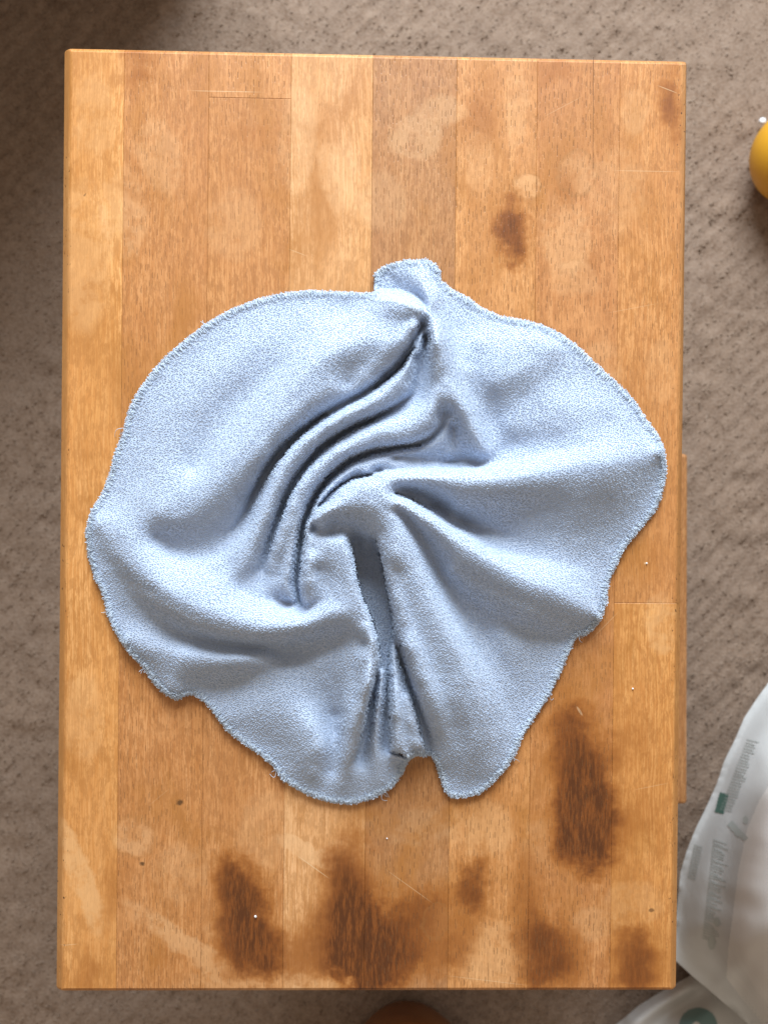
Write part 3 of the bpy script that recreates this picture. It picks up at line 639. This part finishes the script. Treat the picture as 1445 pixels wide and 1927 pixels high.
# ------------------------------------------------------------------ yellow ball, right edge
k = NT('mustard_plastic'); pp = k.pos()
M_yel = k.set(Base_Color=k.mix(k.rng(k.noise(pp, 30, 3), .35, .7, 0, .3), (.72, .36, .02), (.60, .27, .015)), Roughness=.42)
zc = .0455
c = at(1506, 293, zc)
bpy.ops.mesh.primitive_uv_sphere_add(segments=64, ring_count=32, radius=.0455, location=tuple(c)); yb = bpy.context.object
yb.name = 'ball'; yb.data.name = 'ball'; yb.data.materials.append(M_yel); yb.data.polygons.foreach_set('use_smooth', [True] * len(yb.data.polygons))
tag(yb, 'mustard yellow ball on the carpet at the right edge', 'ball')

# ------------------------------------------------------------------ brown bowl, bottom edge
k = NT('brown_glaze'); M_bowl = k.set(Base_Color=k.mix(k.rng(k.noise(k.pos(), 25, 4), .35, .7), (.24, .085, .02), (.18, .055, .012)), Roughness=.35)
bz = .085; c = at(772, 2076, bz); rt = np.linalg.norm(at(772, 1925, bz) - c)
prof = [(0, .004), (.55, .003), (.62, .0), (.66, .004), (.80, .03), (.93, .062), (.992, .080), (1.0, .0845), (.985, .087), (.94, .0865), (.915, .082), (.86, .060), (.74, .032), (.60, .014), (0, .010)]
V, Fc = [], []; ns = 96
for r, z in prof:
    for i in range(ns): a = 2 * math.pi * i / ns; V.append((r * rt * math.cos(a), r * rt * math.sin(a), z))
for j in range(len(prof) - 1):
    for i in range(ns): Fc.append((j * ns + i, j * ns + (i + 1) % ns, (j + 1) * ns + (i + 1) % ns, (j + 1) * ns + i))
bowl = mesh_obj('bowl', V, Fc, M_bowl, None, True); bowl.location = (c[0], c[1], .001)
tag(bowl, 'orange brown round bowl with a raised rim below the stool', 'bowl')

# ------------------------------------------------------------------ plastic packages, lower right
def film(name, base, rough=.38):
    k = NT(name); p = k.pos(); n = k.noise(p, 60, 4, .6, .8); n2 = k.noise(p, 11, 3, .5)
    col = k.mix(k.rng(n2, .35, .65), base, tuple(v * .88 for v in base))
    return k.set(Base_Color=col, Roughness=rough, Specular_IOR_Level=.5, Normal=k.bump(n, .2 if rough < .45 else .05, .002))
M_film = film('printed_white_film', (.62, .62, .60)); M_film2 = film('lower_white_film', (.62, .60, .57)); M_cream = film('plain_cream_film', (.80, .78, .74), .5)
M_green = film('dark_green_print', (.07, .16, .13)); M_sage = film('sage_print', (.47, .50, .47)); M_teal = film('teal_print', (.17, .27, .26))
def sheet(name, poly, lines, default, mat, root, x0, y0, x1, y1, step=6, zoff=0.0, wr=.002):
    """puffed film panel; heights of the lines are millimetres above the carpet"""
    H = solve_height(x0, y0, x1, y1, [(l, w_) for l, w_ in lines], default, step, iters=(200, 120, 80))
    gx, gy = np.meshgrid(x0 + np.arange(H.shape[1]) * step, y0 + np.arange(H.shape[0]) * step)
    H = H + wr * 1000 * (vnoise(gx, gy, 1 / 70, 21) - .5) * 2 + wr * 600 * (vnoise(gx, gy * .5, 1 / 28, 22) - .5)
    for _ in range(5):
        _p = np.pad(H, 1, mode='edge'); _p = (_p[:-2] + 2 * _p[1:-1] + _p[2:]) / 4; H = (_p[:, :-2] + 2 * _p[:, 1:-1] + _p[:, 2:]) / 4
    cell = inside((gx[:-1, :-1] + gx[1:, 1:]) / 2, (gy[:-1, :-1] + gy[1:, 1:]) / 2, poly)
    us = np.zeros(gx.shape, int)
    for a in (0, 1):
        for b in (0, 1): us[a:us.shape[0] - 1 + a, b:us.shape[1] - 1 + b] += cell
    pl = resample(poly, 3); X, Y = gx.astype(float), gy.astype(float)
    for i, j in np.argwhere((us > 0) & (us < 4)):
        d = (pl[:, 0] - X[i, j]) ** 2 + (pl[:, 1] - Y[i, j]) ** 2; q = d.argmin()
        if d[q] < (step * 1.8) ** 2: X[i, j], Y[i, j] = pl[q]
    rm = -np.ones(gx.shape, int); rm[us > 0] = np.arange((us > 0).sum())
    V = at(X, Y, np.maximum(H, 3) / 1000)[us > 0]
    Q = np.stack([rm[1:, :-1], rm[1:, 1:], rm[:-1, 1:], rm[:-1, :-1]], -1)[cell]
    # skirt to the floor so that the package is a closed body
    ec = {}
    for q in Q:
        for a, b in ((q[0], q[1]), (q[1], q[2]), (q[2], q[3]), (q[3], q[0])):
            if (b, a) in ec: del ec[(b, a)]
            else: ec[(a, b)] = 1
    bv = sorted({v for e in ec for v in e}); mp = {v: len(V) + i for i, v in enumerate(bv)}
    cen = V[:, :2].mean(0); low = V[bv].copy(); pc = np.stack([X, Y], -1)[us > 0][bv]; pm = pc.mean(0); pc = pm + (pc - pm) * .90; low = at(pc[:, 0], pc[:, 1], .003); nb = len(bv); tp = {v: len(V) + nb + i for i, v in enumerate(bv)}
    V = np.concatenate([V, low, V[bv]]); Q = np.concatenate([Q, np.array([(tp[b], tp[a], mp[a], mp[b]) for a, b in ec])])
    o = np_quads(name, V, Q, mat, root)
    def height(px, py):
        u = np.clip((px - x0) / step, 0, H.shape[1] - 1.001); v = np.clip((py - y0) / step, 0, H.shape[0] - 1.001)
        i, j = v.astype(int), u.astype(int); fy, fx = v - i, u - j
        return np.maximum((H[i, j] * (1 - fx) + H[i, j + 1] * fx) * (1 - fy) + (H[i + 1, j] * (1 - fx) + H[i + 1, j + 1] * fx) * fy, 3)
    return o, height
def decal(name, poly, height, mat, root, lift=.0008, step=1.6):
    P = np.array(poly, float); x0, y0 = P.min(0) - step; x1, y1 = P.max(0) + step
    gx, gy = np.meshgrid(np.arange(x0, x1 + step, step), np.arange(y0, y1 + step, step))
    cell = inside((gx[:-1, :-1] + gx[1:, 1:]) / 2, (gy[:-1, :-1] + gy[1:, 1:]) / 2, poly)
    if not cell.any(): return
    us = np.zeros(gx.shape, bool)
    for a in (0, 1):
        for b in (0, 1): us[a:us.shape[0] - 1 + a, b:us.shape[1] - 1 + b] |= cell
    rm = -np.ones(gx.shape, int); rm[us] = np.arange(us.sum())
    V = at(gx, gy, height(gx, gy) / 1000 + lift)[us]
    return np_quads(name, V, np.stack([rm[1:, :-1], rm[1:, 1:], rm[:-1, 1:], rm[:-1, :-1]], -1)[cell], mat, root)
def band(x0, y0, x1, y1, w_):
    d = np.array([x1 - x0, y1 - y0], float); d /= np.linalg.norm(d); nn = np.array([-d[1], d[0]]) * w_ / 2
    return [(x0 + nn[0], y0 + nn[1]), (x1 + nn[0], y1 + nn[1]), (x1 - nn[0], y1 - nn[1]), (x0 - nn[0], y0 - nn[1])]
def ellipse(cx, cy, rx, ry, n=28): return [(cx + rx * math.cos(2 * math.pi * i / n), cy + ry * math.sin(2 * math.pi * i / n)) for i in range(n)]
# lower package
rootB = tag(empty('plastic_package', (.3, -.5, 0)), 'pale plastic package with a teal round emblem below the stool corner', 'package', 'plastic packages on the carpet'); 
loB = [(1150,1935),(1175,1915),(1200,1893),(1240,1868),(1290,1840),(1330,1815),(1400,1830),(1500,1900),(1560,2050),(1500,2200),(1250,2200),(1140,2080),(1130,1970)]
linB = [([(x, y, 22) for x, y in loB] + [(loB[0][0], loB[0][1], 22)], .6), (hl(1180,1925,52, 1240,1885,60, 1300,1852,60), 1), (hl(1200,1950,46, 1250,1905,44, 1310,1868,36), 1), (hl(1260,1960,78, 1300,1920,72, 1340,1890,58), 1), (hl(1380,1960,50, 1420,2000,50), 1), (hl(1300,2080,90, 1400,2080,80), 1)]
fb, hB = sheet('film_body', loB, linB, 40, M_film2, None, 1110, 1800, 1590, 2220); fb.parent = rootB; fb.location = (-.3, .5, 0)
def dB(n_, pl, m): 
    o = decal(n_, pl, hB, m, rootB)
    if o: o.location = (-.3, .5, 0)
dB('emblem', ellipse(1313, 1930, 36, 34), M_teal); 
o = decal('emblem_mark', ellipse(1309, 1936, 9, 14), hB, M_film2, rootB, .0016); o.location = (-.3, .5, 0)
# upper package: printed side rising to a plain bulging front
rootA = tag(empty('plastic_package', (.35, -.35, 0)), 'white printed plastic package with green marks bulging beside the stool', 'package', 'plastic packages on the carpet')
plA = [(1470,1245),(1445,1285),(1425,1312),(1400,1350),(1382,1392),(1362,1432),(1348,1475),(1330,1515),(1308,1560),(1292,1600),(1280,1640),(1275,1690),(1270,1745),(1262,1800),(1300,1835),(1345,1873),(1390,1912),(1440,1955),(1520,2060),(1640,2200),(1900,2150),(1900,1300),(1640,1200)]
zA = lambda a: [(x, y, a) for x, y in plA[:18]]
linA = [(zA(120), 1), (hl(1470,1330,150, 1430,1400,160, 1395,1480,165, 1360,1570,170, 1335,1660,175, 1325,1740,175, 1350,1810,160, 1400,1880,140), 1),
        (hl(1500,1400,180, 1445,1440,190, 1415,1500,195, 1390,1570,200, 1372,1660,210, 1362,1760,215, 1372,1830,200), 1),
        (hl(1450,1500,262, 1425,1580,275, 1405,1680,285, 1400,1780,285, 1420,1860,270, 1460,1940,250), 1),
        (hl(1362,1843,160, 1380,1868,120, 1405,1900,110, 1440,1948,110), 1),
        (hl(1520,1520,310, 1480,1620,330, 1460,1740,335, 1480,1860,320, 1540,1980,300), 1), (hl(1640,1500,320, 1640,1800,340, 1700,2050,300), 1),
        ([(x, y, 60) for x, y in plA[17:]], 1)]
fa, hA = sheet('film_body', plA, linA, 200, M_film, None, 1250, 1190, 1910, 2210, wr=.0012); fa.parent = rootA; fa.location = (-.35, .35, 0)
def dA(n_, pl, m, lift=.0008):
    o = decal(n_, pl, hA, m, rootA, lift)
    if o: o.location = (-.35, .35, 0)
dA('front_panel', [(1445,1480),(1428,1505),(1405,1560),(1388,1640),(1378,1720),(1370,1780),(1366,1840),(1392,1875),(1445,1940),(1520,2040),(1640,2150),(1880,2100),(1880,1480),(1600,1400),(1470,1440)], M_cream, .0006)
dA('green_badge', band(1362,1493,1352,1530,17), M_green)
for a in ((1372,1548,1392,1572,13),(1385,1562,1404,1580,10)): dA('green_mark', band(*a), M_sage)
dA('green_mark', ellipse(1402, 1543, 5, 8), M_sage)
dA('green_dot', ellipse(1348, 1735, 6, 9), M_sage); dA('green_dot', ellipse(1338, 1774, 7, 14), M_sage)
for i in range(26):      # rows of fine print, too small to read in the photo
    y = 1392 + i * 5.2; x = 1404 - i * 2.0; dA('print_line', band(x, y, x + rng.uniform(16, 26), y + 5, 1.9), M_sage)
for i in range(38):
    y = 1580 + i * 5.0; x = 1341 - i * .55; dA('print_line', band(x, y, x + rng.uniform(14, 32), y + 9, 1.8), M_sage)
for i in range(12):
    y = 1590 + i * 5.4; dA('print_line', band(1305 - i * 1.1, y, 1320 - i * 1.1, y + 5, 1.8), M_sage)

# ------------------------------------------------------------------ unseen block added beyond the top left to shade the carpet
M_blocker = NT('brown_blocker').set(Base_Color=(.12, .07, .04), Roughness=.9)
box('shade_blocker', -.85, -.15, .575, .72, 0, .52, M_blocker)['kind'] = 'structure'
